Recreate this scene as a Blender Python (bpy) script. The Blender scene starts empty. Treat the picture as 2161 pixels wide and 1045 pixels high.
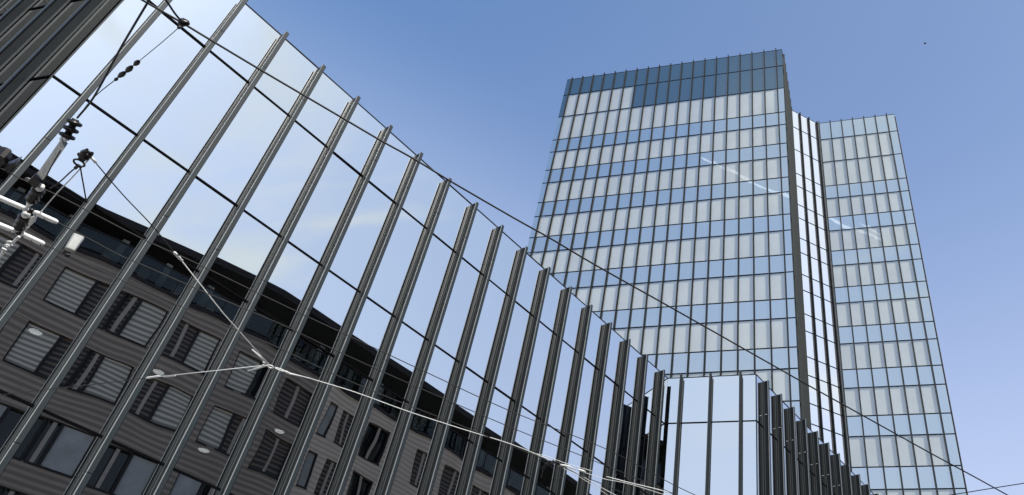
import bpy, math, random
from mathutils import Vector, Matrix
R = math.radians
random.seed(7)
S = bpy.context.scene
COL = S.collection

# ------------------------------------------------------------------ camera
CAMH = 1.6
c_r = Vector((0.99243248, -0.07871676, 0.09424146))
c_u = Vector((-0.12279162, -0.63620849, 0.76168299))
c_f = Vector((0.0, 0.767491, 0.64105972))
cd = bpy.data.cameras.new('camera')
cam = bpy.data.objects.new('camera', cd); COL.objects.link(cam)
cam.matrix_world = Matrix(((c_r.x, c_u.x, -c_f.x, 0), (c_r.y, c_u.y, -c_f.y, 0), (c_r.z, c_u.z, -c_f.z, CAMH), (0, 0, 0, 1)))
cd.sensor_width = 36.0
cd.lens = 1645.5 / 2161 * 36.0
cd.shift_x = -251.15 / 2161
cd.shift_y = 31.03 / 2161
cd.clip_start = 0.05; cd.clip_end = 30000
S.camera = cam
S.render.resolution_x = 1024; S.render.resolution_y = 495
FPX = 1645.5; CX = 1331.65; CY = 553.53

def ray(px, py):
    return c_r * ((px - CX) / FPX) - c_u * ((py - CY) / FPX) + c_f

def at(px, py, h):
    """point of the horizontal level h (metres above the ground) seen at a photo pixel"""
    v = ray(px, py); k = (h - CAMH) / v.z
    return Vector((v.x * k, v.y * k, h))

# ------------------------------------------------------------------ world, sun, exposure
SUN_AZ, SUN_EL = 147.0, 52.0
w = bpy.data.worlds.new('World'); S.world = w; w.use_nodes = True
nt = w.node_tree; nt.nodes.clear()
out = nt.nodes.new('ShaderNodeOutputWorld'); bg = nt.nodes.new('ShaderNodeBackground')
sky = nt.nodes.new('ShaderNodeTexSky'); sky.sky_type = 'NISHITA'; sky.sun_disc = False
sky.sun_elevation = R(SUN_EL); sky.sun_rotation = R(SUN_AZ)
sky.air_density = 1.0; sky.dust_density = 1.2; sky.ozone_density = 2.5; sky.altitude = 300
tc = nt.nodes.new('ShaderNodeTexCoord')
def wn(kind, **kw):
    n = nt.nodes.new(kind)
    for k, v in kw.items(): setattr(n, k, v)
    return n
def wl(a, b): nt.links.new(a, b)
# thin high cloud, mostly in the southern half of the sky (behind the camera)
mp = wn('ShaderNodeMapping'); mp.inputs['Scale'].default_value = (1.3, 1.3, 2.4); mp.inputs['Rotation'].default_value = (0.3, 0.2, 0.9)
n1 = wn('ShaderNodeTexNoise'); n1.inputs['Scale'].default_value = 2.1; n1.inputs['Detail'].default_value = 6; n1.inputs['Roughness'].default_value = 0.52
n1.inputs['Distortion'].default_value = 0.5
wl(tc.outputs['Generated'], mp.inputs['Vector']); wl(mp.outputs[0], n1.inputs['Vector'])
r1 = wn('ShaderNodeMapRange'); r1.interpolation_type = 'SMOOTHSTEP'
r1.inputs['From Min'].default_value = 0.46; r1.inputs['From Max'].default_value = 0.62
r1.inputs['To Min'].default_value = 0.0; r1.inputs['To Max'].default_value = 0.85
wl(n1.outputs['Fac'], r1.inputs['Value'])
dt = wn('ShaderNodeVectorMath', operation='DOT_PRODUCT')
dt.inputs[1].default_value = (math.sin(R(145)) * .9, math.cos(R(145)) * .9, 0.35)
wl(tc.outputs['Generated'], dt.inputs[0])
r2 = wn('ShaderNodeMapRange'); r2.interpolation_type = 'SMOOTHSTEP'
r2.inputs['From Min'].default_value = 0.40; r2.inputs['From Max'].default_value = 0.80
wl(dt.outputs['Value'], r2.inputs['Value'])
mm = wn('ShaderNodeMath', operation='MULTIPLY'); wl(r1.outputs[0], mm.inputs[0]); wl(r2.outputs[0], mm.inputs[1])
ad = wn('ShaderNodeMath', operation='MULTIPLY_ADD'); wl(r2.outputs[0], ad.inputs[0]); ad.inputs[1].default_value = 0.15; wl(mm.outputs[0], ad.inputs[2])
tint = wn('ShaderNodeMix', data_type='RGBA', blend_type='MULTIPLY'); tint.inputs['Factor'].default_value = 1.0

sdt = wn('ShaderNodeVectorMath', operation='DOT_PRODUCT'); wl(tc.outputs['Generated'], sdt.inputs[0])
sdt.inputs[1].default_value = (math.sin(R(SUN_AZ)) * math.cos(R(SUN_EL)), math.cos(R(SUN_AZ)) * math.cos(R(SUN_EL)), math.sin(R(SUN_EL)))
r4 = wn('ShaderNodeMapRange'); r4.interpolation_type = 'SMOOTHSTEP'; r4.inputs['From Min'].default_value = 0.1; r4.inputs['From Max'].default_value = 0.9
wl(sdt.outputs['Value'], r4.inputs['Value'])
tcol = wn('ShaderNodeMix', data_type='RGBA'); wl(r4.outputs[0], tcol.inputs['Factor'])
tcol.inputs['A'].default_value = (0.73, 0.92, 1.05, 1); tcol.inputs['B'].default_value = (0.90, 0.965, 0.93, 1)
wl(tcol.outputs['Result'], tint.inputs['B'])
wl(sky.outputs[0], tint.inputs['A'])
# pale haze thickening towards the horizon
sz = wn('ShaderNodeSeparateXYZ'); wl(tc.outputs['Generated'], sz.inputs[0])
r3 = wn('ShaderNodeMapRange'); r3.interpolation_type = 'SMOOTHERSTEP'
r3.inputs['From Min'].default_value = 0.95; r3.inputs['From Max'].default_value = 0.05; r3.inputs['To Min'].default_value = 0.0; r3.inputs['To Max'].default_value = 0.82
wl(sz.outputs['Z'], r3.inputs['Value'])
hz = wn('ShaderNodeMix', data_type='RGBA'); wl(r3.outputs[0], hz.inputs['Factor']); wl(tint.outputs['Result'], hz.inputs['A']); hz.inputs['B'].default_value = (3.35, 3.6, 4.5, 1)
# faint lilac veil of high haze towards the north-east
vd = wn('ShaderNodeVectorMath', operation='DOT_PRODUCT'); wl(tc.outputs['Generated'], vd.inputs[0]); vd.inputs[1].default_value = (math.sin(R(55)), math.cos(R(55)), 0)
r5 = wn('ShaderNodeMapRange'); r5.interpolation_type = 'SMOOTHSTEP'; r5.inputs['From Min'].default_value = -0.05; r5.inputs['From Max'].default_value = 0.5; r5.inputs['To Max'].default_value = 0.14
wl(vd.outputs['Value'], r5.inputs['Value'])
veil = wn('ShaderNodeMix', data_type='RGBA'); wl(r5.outputs[0], veil.inputs['Factor']); wl(hz.outputs['Result'], veil.inputs['A']); veil.inputs['B'].default_value = (2.0, 2.0, 2.6, 1)
# thicker low haze banks to the south-south-west and to the north-north-west
last = veil
for az_, f0, f1, top in ((200, 0.58, 0.88, 0.42), (-30, 0.60, 0.86, 0.26)):
    bd_ = wn('ShaderNodeVectorMath', operation='DOT_PRODUCT'); wl(tc.outputs['Generated'], bd_.inputs[0]); bd_.inputs[1].default_value = (math.sin(R(az_)), math.cos(R(az_)), 0)
    br_ = wn('ShaderNodeMapRange'); br_.interpolation_type = 'SMOOTHSTEP'; br_.inputs['From Min'].default_value = f0; br_.inputs['From Max'].default_value = f1; br_.inputs['To Max'].default_value = top
    wl(bd_.outputs['Value'], br_.inputs['Value'])
    bk = wn('ShaderNodeMix', data_type='RGBA'); wl(br_.outputs[0], bk.inputs['Factor']); wl(last.outputs['Result'], bk.inputs['A']); bk.inputs['B'].default_value = (3.5, 4.0, 4.7, 1)
    last = bk
mx = wn('ShaderNodeMix', data_type='RGBA'); wl(ad.outputs[0], mx.inputs['Factor']); wl(last.outputs['Result'], mx.inputs['A'])
mx.inputs['B'].default_value = (3.6, 3.95, 4.05, 1)
wl(mx.outputs['Result'], bg.inputs['Color']); wl(bg.outputs[0], out.inputs['Surface'])
bg.inputs['Strength'].default_value = 0.15

sd = bpy.data.lights.new('sun', 'SUN'); sd.energy = 3.3; sd.angle = R(0.53); sd.color = (1.0, 0.955, 0.88)
sun = bpy.data.objects.new('sun', sd); COL.objects.link(sun)
sv = Vector((math.sin(R(SUN_AZ)) * math.cos(R(SUN_EL)), math.cos(R(SUN_AZ)) * math.cos(R(SUN_EL)), math.sin(R(SUN_EL))))
sun.rotation_euler = sv.to_track_quat('Z', 'Y').to_euler()
sun.location = sv * 200
S.view_settings.view_transform = 'Standard'; S.view_settings.look = 'None'
S.view_settings.exposure = 0.64; S.view_settings.gamma = 1.0; S.view_settings.use_curve_mapping = False
S.render.engine = 'CYCLES'
S.cycles.max_bounces = 10; S.cycles.glossy_bounces = 6; S.cycles.transparent_max_bounces = 12
S.cycles.caustics_reflective = False; S.cycles.caustics_refractive = False

# ------------------------------------------------------------------ helpers
def tag(o, label=None, cat=None, group=None, kind=None):
    if label: o['label'] = label
    if cat: o['category'] = cat
    if group: o['group'] = group
    if kind: o['kind'] = kind
    return o

def empty(name, loc=(0, 0, 0)):
    o = bpy.data.objects.new(name, None); COL.objects.link(o); o.location = loc
    o.empty_display_size = 0.3
    return o

class Frame:
    """wall frame: u along azimuth az, o outward (az+90), z up"""
    def __init__(s, x, y, az):
        s.p = Vector((x, y, 0)); a = az
        s.u = Vector((math.sin(a), math.cos(a), 0)); s.o = Vector((math.cos(a), -math.sin(a), 0))
    def pt(s, u, o, z):
        return s.p + s.u * u + s.o * o + Vector((0, 0, z))

class MB:
    def __init__(s): s.v = []; s.f = []; s.m = []
    def quad(s, a, b, c, d, m=0):
        n = len(s.v); s.v += [tuple(a), tuple(b), tuple(c), tuple(d)]; s.f.append((n, n+1, n+2, n+3)); s.m.append(m)
    def hexa(s, b4, t4, m=0):
        n = len(s.v); s.v += [tuple(p) for p in b4] + [tuple(p) for p in t4]
        s.f += [(n+3, n+2, n+1, n), (n+4, n+5, n+6, n+7)]
        s.f += [(n+i, n+(i+1) % 4, n+4+(i+1) % 4, n+4+i) for i in range(4)]
        s.m += [m]*6
    def box(s, F, u0, u1, o0, o1, z0, z1, m=0):
        if F is None:
            b = [(u0, o0, z0), (u1, o0, z0), (u1, o1, z0), (u0, o1, z0)]; t = [(a, c, z1) for a, c, _ in b]
            s.hexa(b, t, m); return
        b = [F.pt(u0, o1, z0), F.pt(u1, o1, z0), F.pt(u1, o0, z0), F.pt(u0, o0, z0)]
        t = [F.pt(u0, o1, z1), F.pt(u1, o1, z1), F.pt(u1, o0, z1), F.pt(u0, o0, z1)]
        s.hexa(b, t, m)
    def prism(s, poly, z0, z1, m=0):
        n = len(s.v); k = len(poly)
        s.v += [(p[0], p[1], z0) for p in poly] + [(p[0], p[1], z1) for p in poly]
        s.f += [tuple(n+k-1-i for i in range(k)), tuple(n+k+i for i in range(k))]
        s.f += [(n+i, n+(i+1) % k, n+k+(i+1) % k, n+k+i) for i in range(k)]
        s.m += [m]*(k+2)
    def tube(s, pts, r, seg=8, m=0, caps=True):
        pts = [Vector(p) for p in pts]; rr = r if isinstance(r, (list, tuple)) else [r]*len(pts)
        n0 = len(s.v); prev = None
        for i, p in enumerate(pts):
            a = pts[max(i-1, 0)]; b = pts[min(i+1, len(pts)-1)]; d = (b-a).normalized()
            if prev is None:
                x = d.cross(Vector((0, 0, 1)))
                if x.length < 1e-3: x = d.cross(Vector((1, 0, 0)))
                x.normalize()
            else:
                x = (prev - d*prev.dot(d)).normalized()
            prev = x; y = d.cross(x)
            for k in range(seg):
                t = 2*math.pi*k/seg
                s.v.append(tuple(p + (x*math.cos(t) + y*math.sin(t))*rr[i]))
        for i in range(len(pts)-1):
            for k in range(seg):
                a = n0+i*seg+k; b = n0+i*seg+(k+1) % seg
                s.f.append((a, b, b+seg, a+seg)); s.m.append(m)
        if caps:
            s.f.append(tuple(n0+k for k in reversed(range(seg)))); s.m.append(m)
            e = n0+(len(pts)-1)*seg; s.f.append(tuple(e+k for k in range(seg))); s.m.append(m)
    def ring(s, c, nrm, R_, r, seg=20, m=0, stretch=(1, 1), xd=None):
        c = Vector(c); nrm = Vector(nrm).normalized()
        x = Vector(xd) if xd is not None else nrm.orthogonal()
        x = (x - nrm*x.dot(nrm)).normalized(); y = nrm.cross(x); n0 = len(s.v); q = 6
        for i in range(seg):
            t = 2*math.pi*i/seg; rad = x*math.cos(t)*stretch[0] + y*math.sin(t)*stretch[1]
            cc = c + rad*R_; rd = rad.normalized()
            for k in range(q):
                a = 2*math.pi*k/q; s.v.append(tuple(cc + (rd*math.cos(a) + nrm*math.sin(a))*r))
        for i in range(seg):
            for k in range(q):
                a = n0+i*q+k; b = n0+i*q+(k+1) % q; c2 = n0+((i+1) % seg)*q+(k+1) % q; d = n0+((i+1) % seg)*q+k
                s.f.append((a, b, c2, d)); s.m.append(m)
    def build(s, name, mats, parent=None, smooth=False, recalc=True):
        me = bpy.data.meshes.new(name); me.from_pydata(s.v, [], s.f)
        if not isinstance(mats, (list, tuple)): mats = [mats]
        for mt in mats: me.materials.append(mt)
        me.polygons.foreach_set('material_index', s.m)
        if smooth: me.polygons.foreach_set('use_smooth', [True]*len(s.f))
        me.validate(); me.update()
        import bmesh
        if recalc:
          bm = bmesh.new(); bm.from_mesh(me); bmesh.ops.recalc_face_normals(bm, faces=bm.faces); bm.to_mesh(me); bm.free()
        o = bpy.data.objects.new(name, me); COL.objects.link(o)
        if parent is not None:
            o.parent = parent; o.matrix_parent_inverse = Matrix.Translation(parent.location).inverted()
        return o

# ------------------------------------------------------------------ materials
def mat(name, color, rough=0.6, metal=0.0, spec=0.5, noise=None, bump=0.0, nscale=3.0):
    m = bpy.data.materials.new(name); m.use_nodes = True; n = m.node_tree
    b = n.nodes['Principled BSDF']; b.inputs['Base Color'].default_value = (*color, 1)
    b.inputs['Roughness'].default_value = rough; b.inputs['Metallic'].default_value = metal
    b.inputs['Specular IOR Level'].default_value = spec
    if noise or bump:
        t = n.nodes.new('ShaderNodeTexCoord'); x = n.nodes.new('ShaderNodeTexNoise'); x.inputs['Scale'].default_value = nscale
        x.inputs['Detail'].default_value = 6; x.inputs['Roughness'].default_value = 0.6
        n.links.new(t.outputs['Object'], x.inputs['Vector'])
        if noise:
            r = n.nodes.new('ShaderNodeMapRange'); r.inputs['To Min'].default_value = 1-noise; r.inputs['To Max'].default_value = 1+noise
            r.inputs['From Min'].default_value = 0.3; r.inputs['From Max'].default_value = 0.7
            n.links.new(x.outputs['Fac'], r.inputs['Value'])
            k = n.nodes.new('ShaderNodeMix'); k.data_type = 'RGBA'; k.blend_type = 'MULTIPLY'; k.inputs['Factor'].default_value = 1
            k.inputs['A'].default_value = (*color, 1); n.links.new(r.outputs[0], k.inputs['B'])
            n.links.new(k.outputs['Result'], b.inputs['Base Color'])
        if bump:
            u = n.nodes.new('ShaderNodeBump'); u.inputs['Strength'].default_value = bump; u.inputs['Distance'].default_value = 0.01
            n.links.new(x.outputs['Fac'], u.inputs['Height']); n.links.new(u.outputs[0], b.inputs['Normal'])
    return m

def coated_glass(name, refl, gcol, under, trans=None, wave=0.0, rough=0.0, wscale=0.6):
    """reflective coated glazing: a mirror-like coat over a tinted body (opaque, or clear when trans is given)"""
    m = bpy.data.materials.new(name); m.use_nodes = True; n = m.node_tree; n.nodes.clear()
    o = n.nodes.new('ShaderNodeOutputMaterial'); g = n.nodes.new('ShaderNodeBsdfGlossy')
    g.inputs['Color'].default_value = (*gcol, 1); g.inputs['Roughness'].default_value = rough
    if trans:
        d = n.nodes.new('ShaderNodeBsdfTransparent'); d.inputs['Color'].default_value = (*trans, 1)
    else:
        d = n.nodes.new('ShaderNodeBsdfDiffuse'); d.inputs['Color'].default_value = (*under, 1)
    gi = n.nodes.new('ShaderNodeNewGeometry'); dp = n.nodes.new('ShaderNodeVectorMath'); dp.operation = 'DOT_PRODUCT'
    n.links.new(gi.outputs['Incoming'], dp.inputs[0]); n.links.new(gi.outputs['True Normal'], dp.inputs[1])
    ab = n.nodes.new('ShaderNodeMath'); ab.operation = 'ABSOLUTE'; n.links.new(dp.outputs['Value'], ab.inputs[0])
    om = n.nodes.new('ShaderNodeMath'); om.operation = 'SUBTRACT'; om.inputs[0].default_value = 1.0; n.links.new(ab.outputs[0], om.inputs[1])
    f = n.nodes.new('ShaderNodeMath'); f.operation = 'POWER'; f.inputs[1].default_value = 4.0; n.links.new(om.outputs[0], f.inputs[0])
    r = n.nodes.new('ShaderNodeMapRange'); r.inputs['To Min'].default_value = refl; r.inputs['To Max'].default_value = 1.0
    n.links.new(f.outputs[0], r.inputs['Value'])
    x = n.nodes.new('ShaderNodeMixShader'); n.links.new(r.outputs[0], x.inputs[0]); n.links.new(d.outputs[0], x.inputs[1]); n.links.new(g.outputs[0], x.inputs[2])
    n.links.new(x.outputs[0], o.inputs['Surface'])
    oi = n.nodes.new('ShaderNodeObjectInfo'); vr = n.nodes.new('ShaderNodeMapRange'); vr.inputs['To Min'].default_value = 0.965; vr.inputs['To Max'].default_value = 1.0
    n.links.new(oi.outputs['Random'], vr.inputs['Value']); gm = n.nodes.new('ShaderNodeMix'); gm.data_type = 'RGBA'; gm.blend_type = 'MULTIPLY'; gm.inputs['Factor'].default_value = 1
    gm.inputs['A'].default_value = (*gcol, 1); n.links.new(vr.outputs[0], gm.inputs['B']); n.links.new(gm.outputs['Result'], g.inputs['Color'])
    if wave:
        t = n.nodes.new('ShaderNodeTexCoord'); z = n.nodes.new('ShaderNodeTexNoise'); z.inputs['Scale'].default_value = wscale; z.inputs['Detail'].default_value = 1.0
        n.links.new(t.outputs['Object'], z.inputs['Vector'])
        u = n.nodes.new('ShaderNodeBump'); u.inputs['Strength'].default_value = 1.0; u.inputs['Distance'].default_value = wave
        n.links.new(z.outputs['Fac'], u.inputs['Height']); n.links.new(u.outputs[0], g.inputs['Normal'])
    return m

def ribbed(name, color, groove, pitch, duty=0.35, soft=0.12, noise=0.12):
    """horizontal ribs: a darker groove repeats every pitch metres up the wall"""
    m = mat(name, color, 0.75, noise=noise, nscale=0.6); n = m.node_tree; b = n.nodes['Principled BSDF']
    src = b.inputs['Base Color'].links[0].from_socket
    t = n.nodes.new('ShaderNodeTexCoord'); sp = n.nodes.new('ShaderNodeSeparateXYZ'); n.links.new(t.outputs['Object'], sp.inputs[0])
    a = n.nodes.new('ShaderNodeMath'); a.operation = 'MULTIPLY'; a.inputs[1].default_value = 1/pitch; n.links.new(sp.outputs['Z'], a.inputs[0])
    fr = n.nodes.new('ShaderNodeMath'); fr.operation = 'FRACT'; n.links.new(a.outputs[0], fr.inputs[0])
    pp = n.nodes.new('ShaderNodeMath'); pp.operation = 'PINGPONG'; pp.inputs[1].default_value = 0.5; n.links.new(fr.outputs[0], pp.inputs[0])
    r = n.nodes.new('ShaderNodeMapRange'); r.inputs['From Min'].default_value = duty*0.5; r.inputs['From Max'].default_value = duty*0.5+soft
    n.links.new(pp.outputs[0], r.inputs['Value'])
    k = n.nodes.new('ShaderNodeMix'); k.data_type = 'RGBA'; n.links.new(r.outputs[0], k.inputs['Factor'])
    k.inputs['A'].default_value = (*groove, 1); n.links.new(src, k.inputs['B']); n.links.new(k.outputs['Result'], b.inputs['Base Color'])
    return m

M_MIRROR = coated_glass('mirror_glazing', 0.84, (0.93, 0.945, 0.955), None, trans=(0.3, 0.33, 0.35), wave=0.0045, wscale=0.7)
M_MIRROR_S = coated_glass('mirror_spandrel', 0.84, (0.92, 0.94, 0.955), (0.003, 0.004, 0.004), wave=0.0012, wscale=0.5)
M_CLEAR = coated_glass('tower_clear_glazing', 0.30, (0.88, 0.95, 1.0), None, trans=(0.96, 0.97, 0.96), wave=0.0008)
M_SPAN = coated_glass('tower_spandrel_glass', 0.58, (0.86, 0.94, 1.0), (0.09, 0.11, 0.12), wave=0.0008)
M_PARA = coated_glass('tower_parapet_glass', 0.22, (0.74, 0.88, 0.97), (0.012, 0.035, 0.06), wave=0.0008)
M_BRIGHT = coated_glass('notch_glazing', 0.85, (0.98, 0.97, 0.98), (0.5, 0.5, 0.52), wave=0.0008)
M_BLIND = mat('roller_blind', (0.68, 0.67, 0.62), 0.9, noise=0.10, nscale=0.4)
M_ROOM = mat('room_dark', (0.05, 0.06, 0.07), 0.9)
M_FIN = mat('fin_grey_paint', (0.017, 0.025, 0.031), 0.55, metal=0.0, spec=0.3, noise=0.12, nscale=1.2)
M_FIND = mat('fin_paint_shade_tone', (0.011, 0.015, 0.018), 0.65, spec=0.15, noise=0.2, nscale=2)  # fin paint made darker to carry the shade of unlit sides
M_FINL = mat('fin_light_base', (0.055, 0.062, 0.066), 0.6, metal=0.0, spec=0.25)
M_EDGE = mat('sunlit_edge_tone', (0.30, 0.32, 0.33), 0.5, metal=0.0)
M_EDGET = mat('tower_edge_strip', (0.16, 0.15, 0.14), 0.5)
M_FINT = mat('tower_fin_paint', (0.012, 0.017, 0.021), 0.6, spec=0.2)
M_FINS = mat('fin_paint_sunlit_tone', (0.045, 0.050, 0.048), 0.6, spec=0.3, noise=0.15)  # lighter copy of the fin paint, sunlight on the side wall put into its colour
M_TRAN = mat('transom_black', (0.002, 0.002, 0.003), 0.8, spec=0.05)
M_ALU = mat('bright_aluminium', (0.62, 0.63, 0.64), 0.35, metal=0.6)
M_WHITE = mat('white_metal', (0.9, 0.9, 0.89), 0.45)
M_ROOF = mat('roof_gravel', (0.18, 0.18, 0.17), 0.95, noise=0.3, nscale=8)
M_CONC = mat('concrete', (0.32, 0.31, 0.29), 0.9, noise=0.15)
M_CABLE = mat('black_cable', (0.006, 0.006, 0.008), 0.6, noise=0.3, nscale=20)
M_CONT = mat('contact_wire', (0.018, 0.017, 0.017), 0.6, metal=0.2, noise=0.3, nscale=20)
M_STEEL = mat('galvanised_steel', (0.80, 0.80, 0.78), 0.6, metal=0.0, noise=0.08, nscale=40)
M_SILVER = mat('grey_steel_bar', (0.20, 0.20, 0.19), 0.5, metal=0.3, noise=0.25, nscale=30)
M_INS = mat('brown_black_insulator', (0.012, 0.008, 0.008), 0.3, spec=0.35, noise=0.3, nscale=25)
M_BOX = mat('pale_plastic', (0.27, 0.27, 0.265), 0.5, noise=0.12, nscale=14)

# ------------------------------------------------------------------ key geometry (metres; the camera stands at 0,0)
D = 13.0
AZA, AZF, AZN, AZS = R(39.459), R(107.967), R(66.54), R(19.7)
MOD = 0.0771 * D
def zz(u): return u * D + CAMH
P0 = Vector((-0.77207552, 0.6355308, 0))
uA = Vector((math.sin(AZA), math.cos(AZA), 0)); uF = Vector((math.sin(AZF), math.cos(AZF), 0))
PA0 = (P0 + uA * 0.033) * D
PAC = Vector((0.13139507, 1.73311335, 0)) * D
PCW = Vector((0.34761009, 1.66299772, 0)) * D
FA = Frame(PA0.x, PA0.y, AZA); FC = Frame(PAC.x, PAC.y, AZF); FW = Frame(PCW.x, PCW.y, AZA)
CPL = 9 * MOD
PC2 = PA0 - uF * CPL
FC2 = Frame(PC2.x, PC2.y, AZF)
LA = (PAC - PA0).length; LC = (PCW - PAC).length
LW = 19 * MOD

# ------------------------------------------------------------------ ground
g = MB(); g.quad((-6000, -6000, 0), (6000, -6000, 0), (6000, 6000, 0), (-6000, 6000, 0))
tag(g.build('ground', mat('ground_paving', (0.30, 0.29, 0.27), 0.9, noise=0.2, nscale=0.8)), kind='structure')
g = MB()
rp = [P0*D*0.55 - uA*60, P0*D*0.55 + uA*90, -P0*D*0.25 + uA*90, -P0*D*0.25 - uA*60]
g.quad(*[(p.x, p.y, 0.004) for p in rp])
tag(g.build('road', mat('road_asphalt', (0.05, 0.05, 0.05), 0.85, noise=0.25, nscale=1.5, bump=0.2)), kind='structure')
for t in (0.12, 0.23, -0.02, 0.42):
    g = MB(); a = P0*D*t - uA*60; b = P0*D*t + uA*90; nn = P0*0.03
    g.hexa([(p.x, p.y, 0.005) for p in (a-nn, b-nn, b+nn, a+nn)], [(p.x, p.y, 0.022) for p in (a-nn, b-nn, b+nn, a+nn)])
    tag(g.build('tram_rail', mat('rail_steel', (0.3, 0.28, 0.26), 0.3, metal=0.9)), kind='structure')

# ------------------------------------------------------------------ fins
def fin_mesh(name, joints, ztop, z0, depth, fw, mats):
    m = MB(); F = Frame(0, 0, 0)
    F.u = Vector((1, 0, 0)); F.o = Vector((0, 1, 0))       # local x along wall, y outward
    js = sorted(j for j in joints if z0 < j < ztop); edges = [z0] + js + [ztop]
    hw = fw/2
    m.box(F, -hw*0.95, hw*0.95, 0.0, 0.034, z0, ztop-0.012, 2)             # light base channel on the glass
    m.box(F, -hw*0.72, hw*0.72, 0.035, depth-0.016, z0, ztop-0.006, 1)     # side plates, usually in the shade-darkened fin paint
    for a, b in zip(edges[:-1], edges[1:]):
        a2 = a+(0.006 if a > z0 else 0); b2 = b-(0.006 if b < ztop else -0.012)
        m.box(F, -hw+0.006, hw-0.008, depth-0.014, depth, a2, b2, 0)       # front face
        m.box(F, hw-0.007, hw+0.001, depth-0.024, depth-0.001, a2, b2-0.004, 5)   # rolled edge, on the low block lightened for its sun-lit line
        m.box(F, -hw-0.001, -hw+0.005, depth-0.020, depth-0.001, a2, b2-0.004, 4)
    for j in js:
        for sx in (-1, 1):
            m.box(F, min(sx*hw*0.73, sx*hw*0.80), max(sx*hw*0.73, sx*hw*0.80), 0.050, depth-0.060, j-0.009, j+0.009, 3)
            m.box(F, min(sx*hw*0.73, sx*hw*0.76), max(sx*hw*0.73, sx*hw*0.76), 0.036, depth-0.017, j-0.024, j-0.016, 4)
            m.box(F, min(sx*fw*0.22, sx*fw*0.34), max(sx*fw*0.22, sx*fw*0.34), depth+0.001, depth+0.006, j+0.045, j+0.062, 2)
    o = m.build(name, mats)
    return o

def put_fin(proto, used, F, u, parent, name='fin'):
    o = proto if not used[0] else proto.copy()
    if used[0]: COL.objects.link(o)
    used[0] = True
    p = F.pt(u, 0.012, 0)
    # local x -> along wall, local y -> outward : proper rotation needs x,y,z right handed; wall frame is u,o,z left handed, so mirror x
    rot = Matrix(((-F.u.x, F.o.x, 0, 0), (-F.u.y, F.o.y, 0, 0), (0, 0, 1, 0), (0, 0, 0, 1)))
    o.parent = parent
    o.matrix_basis = Matrix.Translation(p - parent.location) @ rot
    return o

ROWS = [1.073, 0.943, 0.739, 0.614, 0.366, 0.246, 0.042, -0.1235]
ZR = [zz(z) for z in ROWS]
LOWJ = [zz(0.977 - 0.3285*k) for k in range(4)]

def pane_quad(m, F, u0, u1, z0, z1, mi=0, tilt=0.0, o=0.0, yaw=0.0):
    """one pane; a real pane is never perfectly plane or plumb, so its corners sit a few mm in or out"""
    h = z1-z0; wv = u1-u0
    a = random.gauss(0, tilt)*h; b = random.gauss(0, tilt)*wv
    b -= math.tan(yaw)*wv
    m.quad(F.pt(u1, o+b, z0), F.pt(u0, o, z0), F.pt(u0, o+a, z1), F.pt(u1, o+a+b, z1), mi)

# ------------------------------------------------------------------ low glass building
low = empty('glass_office_block', (PAC.x, PAC.y, 0))
tag(low, 'long low mirror-glass office block with projecting grey vertical fins, reflecting the stone building opposite', 'office building')
body = MB()
back1 = PC2 + Vector((-math.sin(AZF+R(90)), -math.cos(AZF+R(90)), 0))*(-0) 
nin = -Frame(0, 0, AZA).o
PWE = PCW + uA*LW
INS = 0.9
def inset(p, *frames):
    q = p.copy()
    for f in frames: q = q - f.o*INS
    return q
outer = [PC2, PA0, PAC, PCW, PWE, Vector((10, 62, 0)), Vector((-34, 40, 0))]
roofp = [(p - (Vector((0, 0, 0)))) for p in outer]
def shrink(poly, k):
    res = []
    n = len(poly)
    for i in range(n):
        a, b, c = poly[i-1], poly[i], poly[(i+1) % n]
        d1 = (b-a).normalized(); d2 = (c-b).normalized()
        n1 = Vector((-d1.y, d1.x, 0)); n2 = Vector((-d2.y, d2.x, 0))   # candidates
        # walls run clockwise with outside = right-hand side rotated (cos,-sin) -> outward is (d.y,-d.x)
        o1 = Vector((d1.y, -d1.x, 0)); o2 = Vector((d2.y, -d2.x, 0))
        den = 1 + o1.dot(o2)
        res.append(b - (o1+o2)*(k/den))
    return res
inner = shrink(outer, 1.0)
body.prism([(p.x, p.y) for p in inner], 0.01, ZR[0]-0.9)
body.build('interior_core', M_ROOM, low)
rf = MB(); ri = shrink(outer, 0.06)
rf.prism([(p.x, p.y) for p in ri], ZR[0]-0.85, ZR[0]-0.55)
rf.build('roof', M_ROOF, low)
cop = MB()
for F, L in ((FC2, CPL), (FA, LA), (FC, LC), (FW, LW)):
    cop.box(F, 0, L, -0.045, 0.014, ZR[0]+0.002, ZR[0]+0.024)
cop.build('coping', M_FIND, low)
tr = MB()
for F, L in ((FC2, CPL), (FA, LA), (FC, LC), (FW, LW)):
    for z in ZR[1:-1]:
        tr.box(F, 0.0, L, -0.02, 0.016, z-0.019, z+0.019)
tr.build('transom', M_TRAN, low)
cn = MB()
for F, u in ((FA, 0.0), (FW, 0.0)):
    cn.box(F, -0.012, 0.012, -0.02, 0.012, 0, ZR[0]-0.01)
cn.build('corner_trim', M_FIN, low)

proto = fin_mesh('fin', LOWJ, ZR[0], 0.02, 0.185, 0.088, [M_FIN, M_FIND, M_FINL, M_FINL, M_TRAN, M_EDGE]); used = [False]
for k in range(18): put_fin(proto, used, FA, (0.0722-0.033+0.07712*k)*D, low)
protow = fin_mesh('fin', LOWJ, ZR[0], 0.02, 0.185, 0.088, [M_FIN, M_FIND, M_FINL, M_ALU, M_TRAN, M_EDGE]); usedw = [False]
for k in range(3): put_fin(proto, used, FC, (0.5+k)*MOD*0.983, low)
for k in range(19): put_fin(protow, usedw, FW, (0.5+0.945*k)*MOD, low)
for k in range(9): put_fin(proto, used, FC2, CPL-(0.5+k)*MOD, low)

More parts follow.
